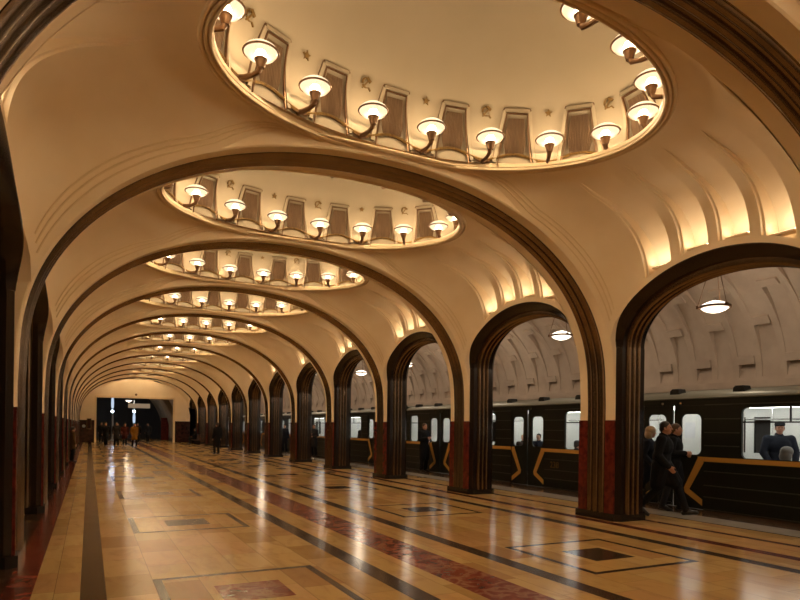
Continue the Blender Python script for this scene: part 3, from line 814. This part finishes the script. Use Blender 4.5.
def make_car():
    r = empty('metro_car')
    wins = [(a, b, *WZ) for a, b in WINS + ENDW]
    holes = [(d - .76, d + .76, 0.0, 2.165) for d in DOORS] + wins
    m = MB(); panels(m, 0, .05, -.10, 2.30, holes)
    for h in wins: corners(m, 0, .05, h, .11)
    sk = MB(); segs = [0] + [v for d in DOORS for v in (d - .76, d + .76)] + [CAR_L]
    for z in (1.88, 1.60, 1.33, .80, .51, .27, .02, 2.17):
        for a, b in zip(segs[::2], segs[1::2]):
            cuts = [(a, b)]
            for wa, wb, za, zb in wins:
                if za - .03 < z < zb + .03:
                    cuts = [c for p, q in cuts for c in (((p, wa - .03), (wb + .03, q)) if p < wa < q else ((p, q),))]
            for p, q in cuts: sk.box(-.013, 0, p + .01, q - .01, z - .010, z + .010)
    body = m.build('body_side', M['train'], r); sk.build('strake', M['strake'], r)
    m = MB(); panels(m, CAR_W - .05, CAR_W, -.10, 2.30, [(d - .5, d - .1, 1.13, 1.97) for d in DOORS] + [(d + .1, d + .5, 1.13, 1.97) for d in DOORS])
    m.box(0, CAR_W, -.001, .05, -.1, 2.45); m.box(0, CAR_W, CAR_L - .05, CAR_L, -.1, 2.45); m.build('far_side', M['train'], r)
    m = MB(); panels(m, .052, .075, .0, 2.2, holes)
    panels(m, CAR_W - .075, CAR_W - .052, .0, 2.2, [(d - .5, d - .1, 1.13, 1.97) for d in DOORS] + [(d + .1, d + .5, 1.13, 1.97) for d in DOORS])
    m.box(.05, CAR_W - .05, .05, CAR_L - .05, 2.2, 2.24)
    for y in (.06, CAR_L - .09): m.box(.05, CAR_W - .05, y, y + .03, 0, 2.2)
    m.build('lining', M['interior'], r)
    m = MB(); m.box(.05, CAR_W - .05, .05, CAR_L - .05, -.06, .0); m.build('cabin_floor', M['intfloor'], r)
    m = MB(); m.box(.12, CAR_W - .12, .1, CAR_L - .1, -.75, -.10)
    for y in (2.0, 4.1, CAR_L - 4.1, CAR_L - 2.0): m.tube([(.5, y, -.95), (CAR_W - .5, y, -.95)], .39, 20)
    m.build('underframe', M['traindark'], r)
    prof = [(0, 2.30), (.02, 2.35), (.06, 2.395), (.14, 2.43), (.35, 2.47), (.70, 2.52), (CAR_W / 2, 2.55)]
    prof += [(CAR_W - x, z) for x, z in prof[-2::-1]]
    m = MB(); m.grid([[(x, y, z) for x, z in prof] for y in (0, CAR_L)])
    for y in (0, CAR_L): m.add([(x, y, z) for x, z in prof], [tuple(range(len(prof)))])
    m.tube([(-.012, 0, 2.315), (-.012, CAR_L, 2.315)], .018, 8); m.build('roof', M['trainroof'], r, smooth=True, sharp=40)
    for i in range(14):
        y = .3 + i * 1.5; m = MB()
        m.prism([(y - .13, 2.40), (y + .13, 2.40), (y + .12, 2.50), (y + .07, 2.54), (y - .09, 2.54)], lambda a, b, d: (d, a, b), .12, .34); m.build('ventilator', M['traindark'], r)
    # yellow waist band, broken at the doors
    m = MB()
    for a, b in zip(segs[::2], segs[1::2]): m.box(-.008, 0, a, b, 1.0, 1.095)
    m.build('yellow_band', M['yellow'], r)
    m = MB()
    for a, b in zip(segs[::2], segs[1::2]): m.box(-.010, 0, a, b, 1.095, 1.108)
    m.build('band_edge', M['brownc'], r)
    for a, b, za, zb in wins:
        f = MB(); f.box(.004, .046, a + .015, b - .015, 1.795, 1.825)
        if b - a > 1: f.box(.008, .042, (a + b) / 2 - .012, (a + b) / 2 + .012, 1.825, zb)
        fr = f.build('window_frame', M['rubber'], r)
        g = MB(); g.box(.022, .028, a, b, za, zb); g.build('pane', M['glass'], fr)
    for d in DOORS:
        for s in (-1, 1):
            a, b = (d + .022, d + .755) if s > 0 else (d - .755, d - .022)
            wa, wb = (d + .20, d + .68) if s > 0 else (d - .68, d - .20)
            m = MB(); panels(m, .012, .044, .01, 2.17, [(wa, wb, 1.13, 1.98)], a, b); corners(m, .012, .044, (wa, wb, 1.13, 1.98), .12)
            lf = m.build('door_leaf', M['train'], r)
            g = MB(); g.box(.026, .031, wa, wb, 1.13, 1.98); g.build('pane', M['glass'], lf)
            # chevron: from the band at the door's outer edge in to the elbow, then out again low down
            w = .135; o_, e_ = d + s * .745, d + s * .285
            poly = [(o_, 1.095), (o_, .965), (e_ + s * w * .95, .40), (o_ - s * .02, .21), (o_ - s * .02, .08), (e_ + s * .02, .325), (e_, .42), (o_ - s * w, 1.06), (o_ - s * w, 1.095)]
            c = MB(); c.prism(poly, lambda q, z, x: (x, q, z), .003, .012); c.build('chevron', M['yellow'], lf)
            h = MB(); h.box(-.002, .012, d + s * .05, d + s * .075, 1.2, 1.45); h.build('handrail', M['chrome'], lf)
        m = MB(); m.box(-.02, 0, d - .22, d - .17, 2.19, 2.235); m.box(-.02, 0, d + .24, d + .30, 2.19, 2.24); m.build('door_lamp', M['chrome'], r)
    for x in (.62, CAR_W - .62):
        m = MB()
        for q in range(14): m.box(x - .06, x + .06, .4 + q * 1.42, .4 + q * 1.42 + 1.25, 2.16, 2.198)
        m.build('light_strip', M['fluor'], r)
    for d in DOORS:
        for x in (.55, CAR_W - .55):
            for y in (d - .85, d + .85): m = MB(); m.tube([(x, y, .0), (x, y, 2.18)], .017, 8); m.build('pole', M['chrome'], r)
    for a, b in zip(DOORS, DOORS[1:]):
        for s in (0, 1):
            m = MB()
            def bx(x0, x1, *q):
                if s: x0, x1 = CAR_W - x1, CAR_W - x0
                m.box(x0, x1, *q)
            bx(.09, .55, a + .9, b - .9, .18, .44); bx(.09, .19, a + .9, b - .9, .44, .98); m.build('bench_seat', M['seat'], r)
        m = MB(); m.tube([(.75, a + .9, 1.88), (.75, b - .9, 1.88)], .015, 8); m.build('grab_rail', M['chrome'], r)
    m = MB(); m.box(CAR_W - .085, CAR_W - .08, 9.2, 9.5, 1.45, 1.85); m.box(CAR_W - .085, CAR_W - .08, 10.6, 10.95, 1.5, 1.8); m.build('notice', M['paper'], r)
    return r
car = make_car()
fc = bpy.data.curves.new('car_number', 'FONT'); fc.body = '238'; fc.size = .24; fc.extrude = .004; fc.align_x = 'CENTER'; fc.align_y = 'CENTER'
for i in range(3):
    c = car if i == 0 else copy_tree(car)
    c.location = (CAR_X, 1.7 + i * (CAR_L + .32), 0)
    tag(c, ['nearest dark green metro car with yellow band and chevrons, car at right', 'second dark green metro car, seen between middle columns',
            'farthest dark green metro car, glimpsed between the distant columns'][i], 'train car', 'cars of the metro train')
tmp = bpy.data.objects.new('tmp', fc); COL.objects.link(tmp)
me = bpy.data.meshes.new_from_object(tmp.evaluated_get(bpy.context.evaluated_depsgraph_get())); bpy.data.objects.remove(tmp)
num = bpy.data.objects.new('car_number', me); COL.objects.link(num); me.materials.append(M['gold'])
num.parent = car; num.location = (-.006, 11.57, .65)
num.matrix_local = Matrix(((0, 0, -1, -.006), (-1, 0, 0, 11.57), (0, 1, 0, .65), (0, 0, 0, 1)))

# ------------------------------------------------------------------ far hall fittings
for i, (x, zb, zt) in enumerate(((1.97, 2.86, 4.20), (3.92, 2.90, 3.7))):
    r = empty('light_post', (x + .05, 67, 0))
    m = MB(); m.lathe([(.22, 0), (.22, .06), (.10, .12), (.085, 2.6), (.11, 2.7)], n=16); m.build('post', M['paleblue'], r, smooth=True)
    m = MB(); m.lathe([(.0001, zb - .12), (.09, zb - .09), (.13, zb), (.09, zb + .09), (.0001, zb + .12)], n=16); m.build('globe', M['whitelamp'], r, smooth=True)
    m = MB(); m.lathe([(.05, zb + .1), (.05, zt + .3), (.07, zt + .34), (0, zt + .36)], n=12); m.build('mast', M['paleblue'], r)
    z0, z1 = (3.15, 4.2) if i == 0 else (1.75, 2.75)
    m = MB(); m.lathe([(.0, z0), (.10, z0), (.13, (z0 + z1) / 2), (.10, z1), (.0, z1)], n=12); m.build('light_tube', M['coldtube'], r, smooth=True)
    light('post_light', (0, 0, zb), 32, (.75, .86, 1.0), .14, r)
    tag(r, '%s cold white light post in the dark hall beyond the end opening' % ('left' if i == 0 else 'right'), 'lamp', 'light posts in the far hall')
r = empty('ceiling_lamp', (3.42, 66, 3.95))
m = MB(); m.lathe([(.0001, -.16), (.18, -.12), (.30, 0)], n=20); m.build('bowl', M['pendantglass'], r, smooth=True)
m = MB(); m.lathe([(.30, 0), (.32, .02), (.32, .05), (.04, .10), (.04, 1.95)], n=20); m.build('mount', M['bronze'], r)
light('far_light', (0, 0, -.25), 45, (1, .8, .55), .2, r)
tag(r, 'warm bowl lamp in the dark hall seen through the end opening', 'lamp')
r = empty('hanging_sign', (4.2, 63.5, 3.16))
m = MB(); m.box(-.95, .95, 0, .08, 0, .42); m.build('board', M['signcream'], r)
for x in (-.8, .8): m = MB(); m.box(x - .015, x + .015, .02, .05, .42, 2.74); m.build('rod', M['bronze'], r)
tag(r, 'long blank cream sign board hanging in the far hall', 'sign')
m = MB(); m.box(6.75, 7.5, 69.6, 69.8, 0, 2.35); o = m.build('door_panel', M['redmarble'])
tag(o, 'dark red upright panel at right of the dark far hall', 'panel', None, 'thing')
r = empty('wall_fitting', (3.72, Y_END - .04, 4.28))
m = MB(); m.prism([(.10 * math.cos(t * PI / 10), .10 * math.sin(t * PI / 10)) for t in range(20)], lambda a, b, d: (a, d, b), -.03, .04); m.build('case', M['bronze'], r)
tag(r, 'small dark round fitting on the end wall above the opening', 'fitting')
r = empty('wall_cabinet', (-.02, Y_END - .19, 0))
m = MB(); m.box(-.18, .18, 0, .15, 1.15, 2.08); m.build('case', M['bronze'], r)
m = MB(); m.box(-.15, .15, -.012, 0, 1.2, 2.03); m.build('door', M['darkwall'], r)
tag(r, 'tall dark cabinet on the left of the end wall', 'cabinet')
o = MB(); o.prism([(.13 * math.cos(t * PI / 10), .13 * math.sin(t * PI / 10)) for t in range(20)], lambda a, b, d: (a, d, b), -.03, .0); o = o.build('wall_dial', M['paleblue']); o.location = (-.42, Y_END - .045, 1.42)
tag(o, 'pale round dial on the dark dado left of the end opening', 'dial')
def make_bench():
    r = empty('bench'); m = MB()
    m.box(-.9, .9, -.22, .22, .34, .395); m.build('seat', M['seat'], r)
    m = MB(); m.box(-.9, .9, -.30, -.25, .34, .86); m.build('backrest', M['seat'], r)
    for x in (-.78, .78): m = MB(); m.box(x - .04, x + .04, -.26, .20, 0, .34); m.build('leg', M['plinth'], r)
    return r
bn = make_bench(); bn.location = (XR - .33, rib_y(10) + BAY / 2 + 1.05, 0); bn.rotation_euler = (0, 0, PI / 2)
tag(bn, 'dark bench by the distant right columns with a seated person', 'bench')

# ------------------------------------------------------------------ people
def cap(mb, p0, p1, r0, r1, n=12):
    p0 = Vector(p0); p1 = Vector(p1); d = p1 - p0; L = d.length
    if L < 1e-5: return
    q = Vector((0, 0, 1)).rotation_difference(d); prof = []
    for i in range(5): t = -PI / 2 + PI / 2 * i / 4; prof.append((r0 * math.cos(t), r0 * math.sin(t)))
    for i in range(5): t = PI / 2 * i / 4; prof.append((r1 * math.cos(t), L + r1 * math.sin(t)))
    t_ = MB(); t_.lathe([(max(1e-5, a), b) for a, b in prof], n=n); mb.add([p0 + q @ Vector(v) for v in t_.v], t_.f)
def ball(mb, c, r, rot=None, n=14):
    t_ = MB(); t_.lathe([(max(1e-5, math.cos(-PI / 2 + PI * i / 9)), math.sin(-PI / 2 + PI * i / 9)) for i in range(10)], n=n)
    R_ = rot or Matrix.Identity(3); mb.add([Vector(c) + R_ @ Vector((v[0] * r[0], v[1] * r[1], v[2] * r[2])) for v in t_.v], t_.f)
def fuse(mb, name, material, parent, voxel, smooth=4, cut=None):
    """one continuous surface out of overlapping volumes"""
    o = mb.build(name, material, None, merge=False)
    rm = o.modifiers.new('r', 'REMESH'); rm.mode = 'VOXEL'; rm.voxel_size = voxel; rm.use_smooth_shade = True
    sm = o.modifiers.new('s', 'SMOOTH'); sm.iterations = smooth; sm.factor = .5
    me = bpy.data.meshes.new_from_object(o.evaluated_get(bpy.context.evaluated_depsgraph_get()))
    o.modifiers.clear(); old = o.data; o.data = me; me.name = name; bpy.data.meshes.remove(old)
    if not me.materials: me.materials.append(material)
    for p in me.polygons: p.use_smooth = True
    if cut:
        bm = bmesh.new(); bm.from_mesh(me); bmesh.ops.delete(bm, geom=[v for v in bm.verts if cut(v.co)], context='VERTS'); bm.to_mesh(me); bm.free()
    if parent: o.parent = parent
    return o
STAND = dict(pel=(0, 0, .95), waist=(0, .0, 1.10), chest=(0, .005, 1.29), neck=(0, -.01, 1.47), head=(0, .025, 1.62),
             shL=(-.18, -.01, 1.42), elL=(-.235, -.03, 1.14), wrL=(-.24, .04, .90), shR=(.18, -.01, 1.42), elR=(.235, -.03, 1.14), wrR=(.24, .04, .90),
             hipL=(-.09, 0, .92), knL=(-.10, .02, .50), anL=(-.105, -.03, .09), hipR=(.09, 0, .92), knR=(.10, .02, .50), anR=(.105, -.03, .09), ftL=(0, 1, -.12), ftR=(0, 1, -.12), yaw=0.0)
SIT = dict(pel=(0, 0, .55), waist=(0, -.03, .70), chest=(0, -.02, .90), neck=(0, -.01, 1.08), head=(0, .025, 1.23),
           shL=(-.18, -.02, 1.03), elL=(-.23, .03, .76), wrL=(-.13, .24, .66), shR=(.18, -.02, 1.03), elR=(.23, .03, .76), wrR=(.13, .24, .66),
           hipL=(-.10, .02, .53), knL=(-.13, .45, .52), anL=(-.13, .42, .09), hipR=(.10, .02, .53), knR=(.13, .45, .52), anR=(.13, .42, .09))
def person(loc, rz, H, pose, coat, trousers, hair, vox=.012, coat_len=.55, hairstyle='short', hat=None, name='person', bulk=1.0):
    J = {k: (Vector(v) if isinstance(v, tuple) else v) for k, v in {**STAND, **pose}.items()}
    s = H / 1.76
    body = MB(); ct = MB(); tr = MB(); sh = MB()
    # trunk
    ball(body, J['pel'], (.155, .105, .12)); ball(body, J['waist'], (.13, .095, .15)); ball(body, J['chest'], (.16, .11, .18))
    cap(body, J['chest'] + Vector((0, 0, .08)), J['neck'], .09, .06); cap(body, J['neck'], J['head'] + Vector((0, -.02, -.02)), .055, .055)
    B_ = bulk; ball(ct, J['pel'] + Vector((0, 0, .02)), (.195 * B_, .14 * B_, .15)); ball(ct, J['waist'], (.175 * B_, .135 * B_, .20)); ball(ct, J['chest'], (.20 * B_, .145 * B_, .20))
    cap(ct, J['pel'], J['chest'], .14, .15)
    cap(ct, J['chest'] + Vector((0, -.01, .10)), J['neck'] + Vector((0, -.01, .02)), .11, .078)
    for sd in 'LR':
        h_, k_, a_ = J['hip' + sd], J['kn' + sd], J['an' + sd]; S_, E_, W_ = J['sh' + sd], J['el' + sd], J['wr' + sd]
        cap(body, h_, k_, .082, .055); cap(body, k_, a_, .054, .036)
        cap(tr, h_, k_, .100, .075); cap(tr, k_, a_ + Vector((0, 0, .02)), .074, .064); cap(tr, J['pel'], h_, .12, .10)
        f = J['ft' + sd].normalized(); toe = a_ + f * .16 + Vector((0, 0, -.035)); heel = a_ + Vector((0, 0, -.035)) - f * .04
        cap(body, a_, toe, .036, .03); cap(sh, heel, a_ + f * .06 + Vector((0, 0, -.02)), .046, .05); cap(sh, a_ + f * .05 + Vector((0, 0, -.03)), toe + f * .02, .05, .036); cap(sh, a_, a_ + Vector((0, 0, .05)), .05, .05)
        cap(body, J['chest'] + Vector((0, 0, .10)), S_, .08, .062); cap(body, S_, E_, .050, .041); cap(body, E_, W_, .040, .028)
        cap(ct, J['chest'] + Vector((0, 0, .08)), S_, .115, .082); cap(ct, S_, E_, .078 * B_, .062 * B_); cap(ct, E_, E_ + (W_ - E_) * .97, .062 * B_, .05 * B_)
        if coat_len > 0:
            lo = h_ + (k_ - h_) * min(1, coat_len * 1.5); mid = Vector((lo.x * .85, lo.y, lo.z)); cap(ct, J['pel'] + Vector(((-.04 if sd == 'L' else .04), 0, 0)), mid, .145 * B_, .118 * B_)
            cap(ct, J['pel'], (mid + J['pel']) / 2 + Vector((0, 0, -.12)), .14, .13)
        # hand: palm, four fingers, thumb
        d = (W_ - E_).normalized(); ix = Vector((1, 0, 0)) if sd == 'R' else Vector((-1, 0, 0)); pn = (ix - d * ix.dot(d)).normalized(); w = pn.cross(d)
        fwd = w if w.y > 0 else -w
        pc = W_ + d * .045; R_ = Matrix((fwd, pn, d)).transposed(); ball(body, pc, (.040, .016, .052), R_); cap(body, W_ - d * .02, pc, .028, .022)
        for q, (o_, L_) in enumerate(((.030, .066), (.010, .076), (-.010, .070), (-.029, .055))):
            b0 = W_ + d * .082 + fwd * o_; b1 = b0 + d * L_ * .5 - pn * .006; b2 = b1 + d * L_ * .42 - pn * .024
            cap(body, b0 - d * .02, b1, .0095, .009, 8); cap(body, b1, b2, .009, .0075, 8)
        t0 = W_ + d * .025 + fwd * .028; t1 = t0 + d * .035 + fwd * .026 - pn * .008; t2 = t1 + d * .032 + fwd * .006 - pn * .010
        cap(body, t0, t1, .013, .011, 8); cap(body, t1, t2, .011, .009, 8)
    # head, facing +Y turned by yaw
    RH = Matrix.Rotation(J['yaw'], 3, 'Z'); hc = J['head']
    def hp(x, y, z): return hc + RH @ Vector((x, y, z))
    ball(body, hp(0, -.015, .045), (.074, .093, .078), RH, 18); ball(body, hp(0, .018, -.005), (.064, .070, .095), RH, 18); ball(body, hp(0, .040, -.075), (.040, .040, .032), RH)
    cap(body, hp(0, .082, .022), hp(0, .104, -.012), .010, .016, 8); ball(body, hp(0, .076, .036), (.050, .016, .012), RH); ball(body, hp(0, .082, -.052), (.024, .012, .010), RH)
    for sx in (-1, 1): ball(body, hp(sx * .076, -.012, .0), (.012, .020, .032), RH); ball(body, hp(sx * .036, .060, -.02), (.022, .020, .026), RH)
    b = fuse(body, name, M['skin'], None, min(vox, .0085 if vox < .015 else vox), 2)
    b.location = loc; b.rotation_euler = (0, 0, rz); b.scale = (s, s, s)
    for sx in (-1, 1):
        e = MB(); ball(e, hp(sx * .030, .0795, .016), (.011, .008, .007), RH, 10); e.build('eye', M['eye'], b, smooth=True)
    l = MB(); ball(l, hp(0, .0925, -.0515), (.022, .006, .0065), RH, 10); l.build('mouth', M['lip'], b, smooth=True)
    fuse(ct, 'coat', M[coat], b, vox); fuse(tr, 'trousers', M[trousers], b, vox); fuse(sh, 'shoes', M['shoe'], b, min(vox, .012))
    hr = MB(); ball(hr, hp(0, -.028, .062), (.084, .096, .080), RH, 18)
    for sx in (-1, 1): ball(hr, hp(sx * .064, -.025, .015), (.020, .045, .045), RH)
    ball(hr, hp(0, -.075, .0), (.065, .045, .075), RH)
    if hairstyle == 'long': ball(hr, hp(0, -.07, -.07), (.085, .055, .12), RH); ball(hr, hp(-.07, -.02, -.05), (.026, .05, .10), RH); ball(hr, hp(.07, -.02, -.05), (.026, .05, .10), RH)
    if hairstyle == 'full': ball(hr, hp(0, -.01, .06), (.112, .118, .10), RH); ball(hr, hp(0, -.05, -.03), (.112, .085, .12), RH)
    fuse(hr, 'hair', M[hair], b, min(vox, .010))
    if hat:
        h = MB(); ball(h, hp(0, -.012, .085), (.094, .108, .062), RH, 18); ball(h, hp(0, .095, .070), (.062, .055, .012), RH); fuse(h, 'cap', M[hat], b, .010)
    return b
def who(b, label, group=None): tag(b, label, 'person', group); return b

WALK = dict(hipL=(-.09, .02, .91), knL=(-.09, .26, .55), anL=(-.09, .40, .13), ftL=(0, 1, .12), hipR=(.09, -.02, .91), knR=(.09, -.06, .50), anR=(.09, -.36, .16), ftR=(0, .85, -.55),
            pel=(0, 0, .94), chest=(0, .03, 1.28), neck=(0, .03, 1.46), head=(0, .07, 1.61), shL=(-.18, .0, 1.41), shR=(.18, .04, 1.41), elL=(-.23, -.12, 1.15), wrL=(-.22, -.10, .91), elR=(.24, .0, 1.13), wrR=(.22, .18, .93))
HD = -2.72                                    # walking along the platform edge, towards the right of the view
who(person((9.70, 8.30, 0), HD, 1.82, {**WALK, 'yaw': .12}, 'black', 'black', 'hairdark', .010, .50, bulk=1.18), 'man in a long black coat striding along the platform, in front')
WALK2 = dict(WALK); WALK2.update(elR=(.24, .02, 1.15), wrR=(.05, .24, 1.16), elL=(-.24, .02, 1.15), wrL=(-.06, .25, 1.12), knL=(-.09, .10, .52), anL=(-.09, .12, .10), ftL=(0, 1, -.1), anR=(.09, -.16, .10), ftR=(0, 1, -.3), yaw=.25)
who(person((10.60, 8.80, 0), HD, 1.79, WALK2, 'black', 'charcoal', 'hairbrown', .010, .45, bulk=1.1), 'man in a black jacket behind the striding man, hands held together')
who(person((10.72, 9.55, 0), HD, 1.72, {**WALK, 'yaw': .5, 'anL': (-.09, .28, .12)}, 'navy', 'black', 'hairblond', .011, .5, 'full'), 'fair-haired person in dark coat half hidden by the nearest right column')
PHONE = dict(elR=(.24, .02, 1.16), wrR=(.06, .22, 1.22), elL=(-.23, .0, 1.15), wrL=(-.06, .2, 1.10))
who(person((11.0, 20.0, 0), -2.9, 1.80, PHONE, 'black', 'black', 'hairbrown', .013, .66, 'short'), 'person in a long black coat waiting by the train beyond third column')
who(person((6.40, 35.6, 0), .35, 1.78, dict(knL=(-.09, .12, .51), anL=(-.09, .10, .09), anR=(.06, -.05, .09), knR=(.07, .03, .5)), 'black', 'black', 'hairdark', .016, .85), 'lone figure in a long black coat standing in the middle of the hall')
who(person((10.9, 32.2, 0), 2.3, 1.74, PHONE, 'charcoal', 'black', 'hairbrown', .018, .5), 'person in dark coat on the platform beyond the fourth right column')
who(person((10.3, 33.6, 0), 2.0, 1.70, {}, 'brownc', 'navy', 'hairdark', .018, .5), 'person in dark brown coat on the platform beyond the fifth right column')
who(person((10.8, 37.5, 0), 2.6, 1.74, {}, 'navy', 'navy', 'hairdark', .02, .4), 'person in navy clothes on the distant platform behind the right columns')
far = [((1.05, 48.4), 3.0, 1.75, 'black', 'black', 'hairdark', 'leftmost walker of the distant group, dressed in black'),
       ((1.72, 48.2), 3.2, 1.78, 'charcoal', 'black', 'hairdark', 'second walker from the left in the distant group, charcoal coat'),
       ((2.30, 48.9), 3.1, 1.70, 'redc', 'navy', 'hairbrown', 'distant walker in a dark red jacket beside the mustard jacket'),
       ((2.80, 46.6), 3.3, 1.72, 'mustard', 'black', 'hairdark', 'distant walker in a mustard yellow jacket'),
       ((3.6, 56.0), 3.0, 1.74, 'black', 'black', 'hairdark', 'dark figure near the end opening, right of the mustard jacket'),
       ((4.6, 58.5), 2.9, 1.76, 'navy', 'black', 'hairdark', 'dark figure at the end opening, rightmost of those standing there'),
       ((2.2, 59.0), 3.1, 1.72, 'charcoal', 'black', 'hairbrown', 'dark figure at the end opening behind the walking group'),
       ((0.9, 57.5), 3.2, 1.78, 'black', 'navy', 'hairdark', 'dark figure at the left side of the end opening')]
for i, ((x, y), rz, H, c_, t_, h_, lab) in enumerate(far):
    ps = dict(WALK) if i % 2 == 0 else dict(WALK, anL=(-.09, .22, .10), knL=(-.09, .16, .52), anR=(.09, -.2, .12))
    who(person((x, y, 0), rz, H, ps, c_, t_, h_, .02, .45), lab, 'walkers at the far end')
sx_ = Vector(bn.location); who(person((sx_.x + .02, sx_.y + .2, .0), PI / 2, 1.75, SIT, 'black', 'black', 'hairdark', .02, .2), 'person in black sitting on the distant bench at right')
who(person((-.62, 29.6, 0), -1.2, 1.50, {}, 'tan', 'black', 'hairdark', .018, .3), 'person in a tan jacket standing by the distant left columns')
# passengers
RAISE = dict(elR=(.29, .02, 1.16), wrR=(.22, .16, .98), elL=(-.29, .02, 1.16), wrL=(-.22, .16, .98), shL=(-.21, -.01, 1.42), shR=(.21, -.01, 1.42))
who(person((CAR_X + .98, 7.72, .0), 2.5, 1.84, {**RAISE, 'yaw': -.2}, 'navy', 'black', 'hairdark', .013, .35, hat='black', bulk=1.1), 'standing passenger in dark jacket and cap behind the train window')
seats = [(.30, 7.16, 'greyc', 'hairgrey', 'full', -PI / 2, 'grey-haired seated passenger, back of head in the train window at right'),
         (.33, 12.76, 'charcoal', 'hairdark', 'short', -PI / 2, 'dark-haired passenger seated at the window beside the nearest column'),
         (CAR_W - .33, 17.3, 'charcoal', 'hairdark', 'short', PI / 2, 'seated passenger facing out, seen through the middle train doors'),
         (CAR_W - .33, 12.0, 'navy', 'hairbrown', 'long', PI / 2, 'long-haired seated passenger on the far side of the nearest car')]
for x, y, c_, h_, st, rz, lab in seats:
    who(person((CAR_X + x, y, -.04), rz, 1.78, SIT, c_, 'black', h_, .013, .2, st), lab, 'seated passengers')
who(person((CAR_X + .62, 8.98, .0), 1.2, 1.36, {}, 'charcoal', 'black', 'hairdark', .013, .4), 'short dark-haired passenger standing at the nearest train door')
who(person((CAR_X + .55, 14.62, .0), 2.2, 1.50, {}, 'navy', 'black', 'hairdark', .013, .4), 'dark-haired passenger standing at the right leaf of second train door')
who(person((CAR_X + .75, 15.62, .0), 2.4, 1.46, {}, 'brownc', 'black', 'hairblond', .013, .4), 'fair-haired passenger standing at the left leaf of second train door')
who(person((CAR_X + .7, 28.2, .0), 2.4, 1.74, {}, 'brownc', 'black', 'hairbrown', .016, .4), 'passenger standing at a window of the second train car')
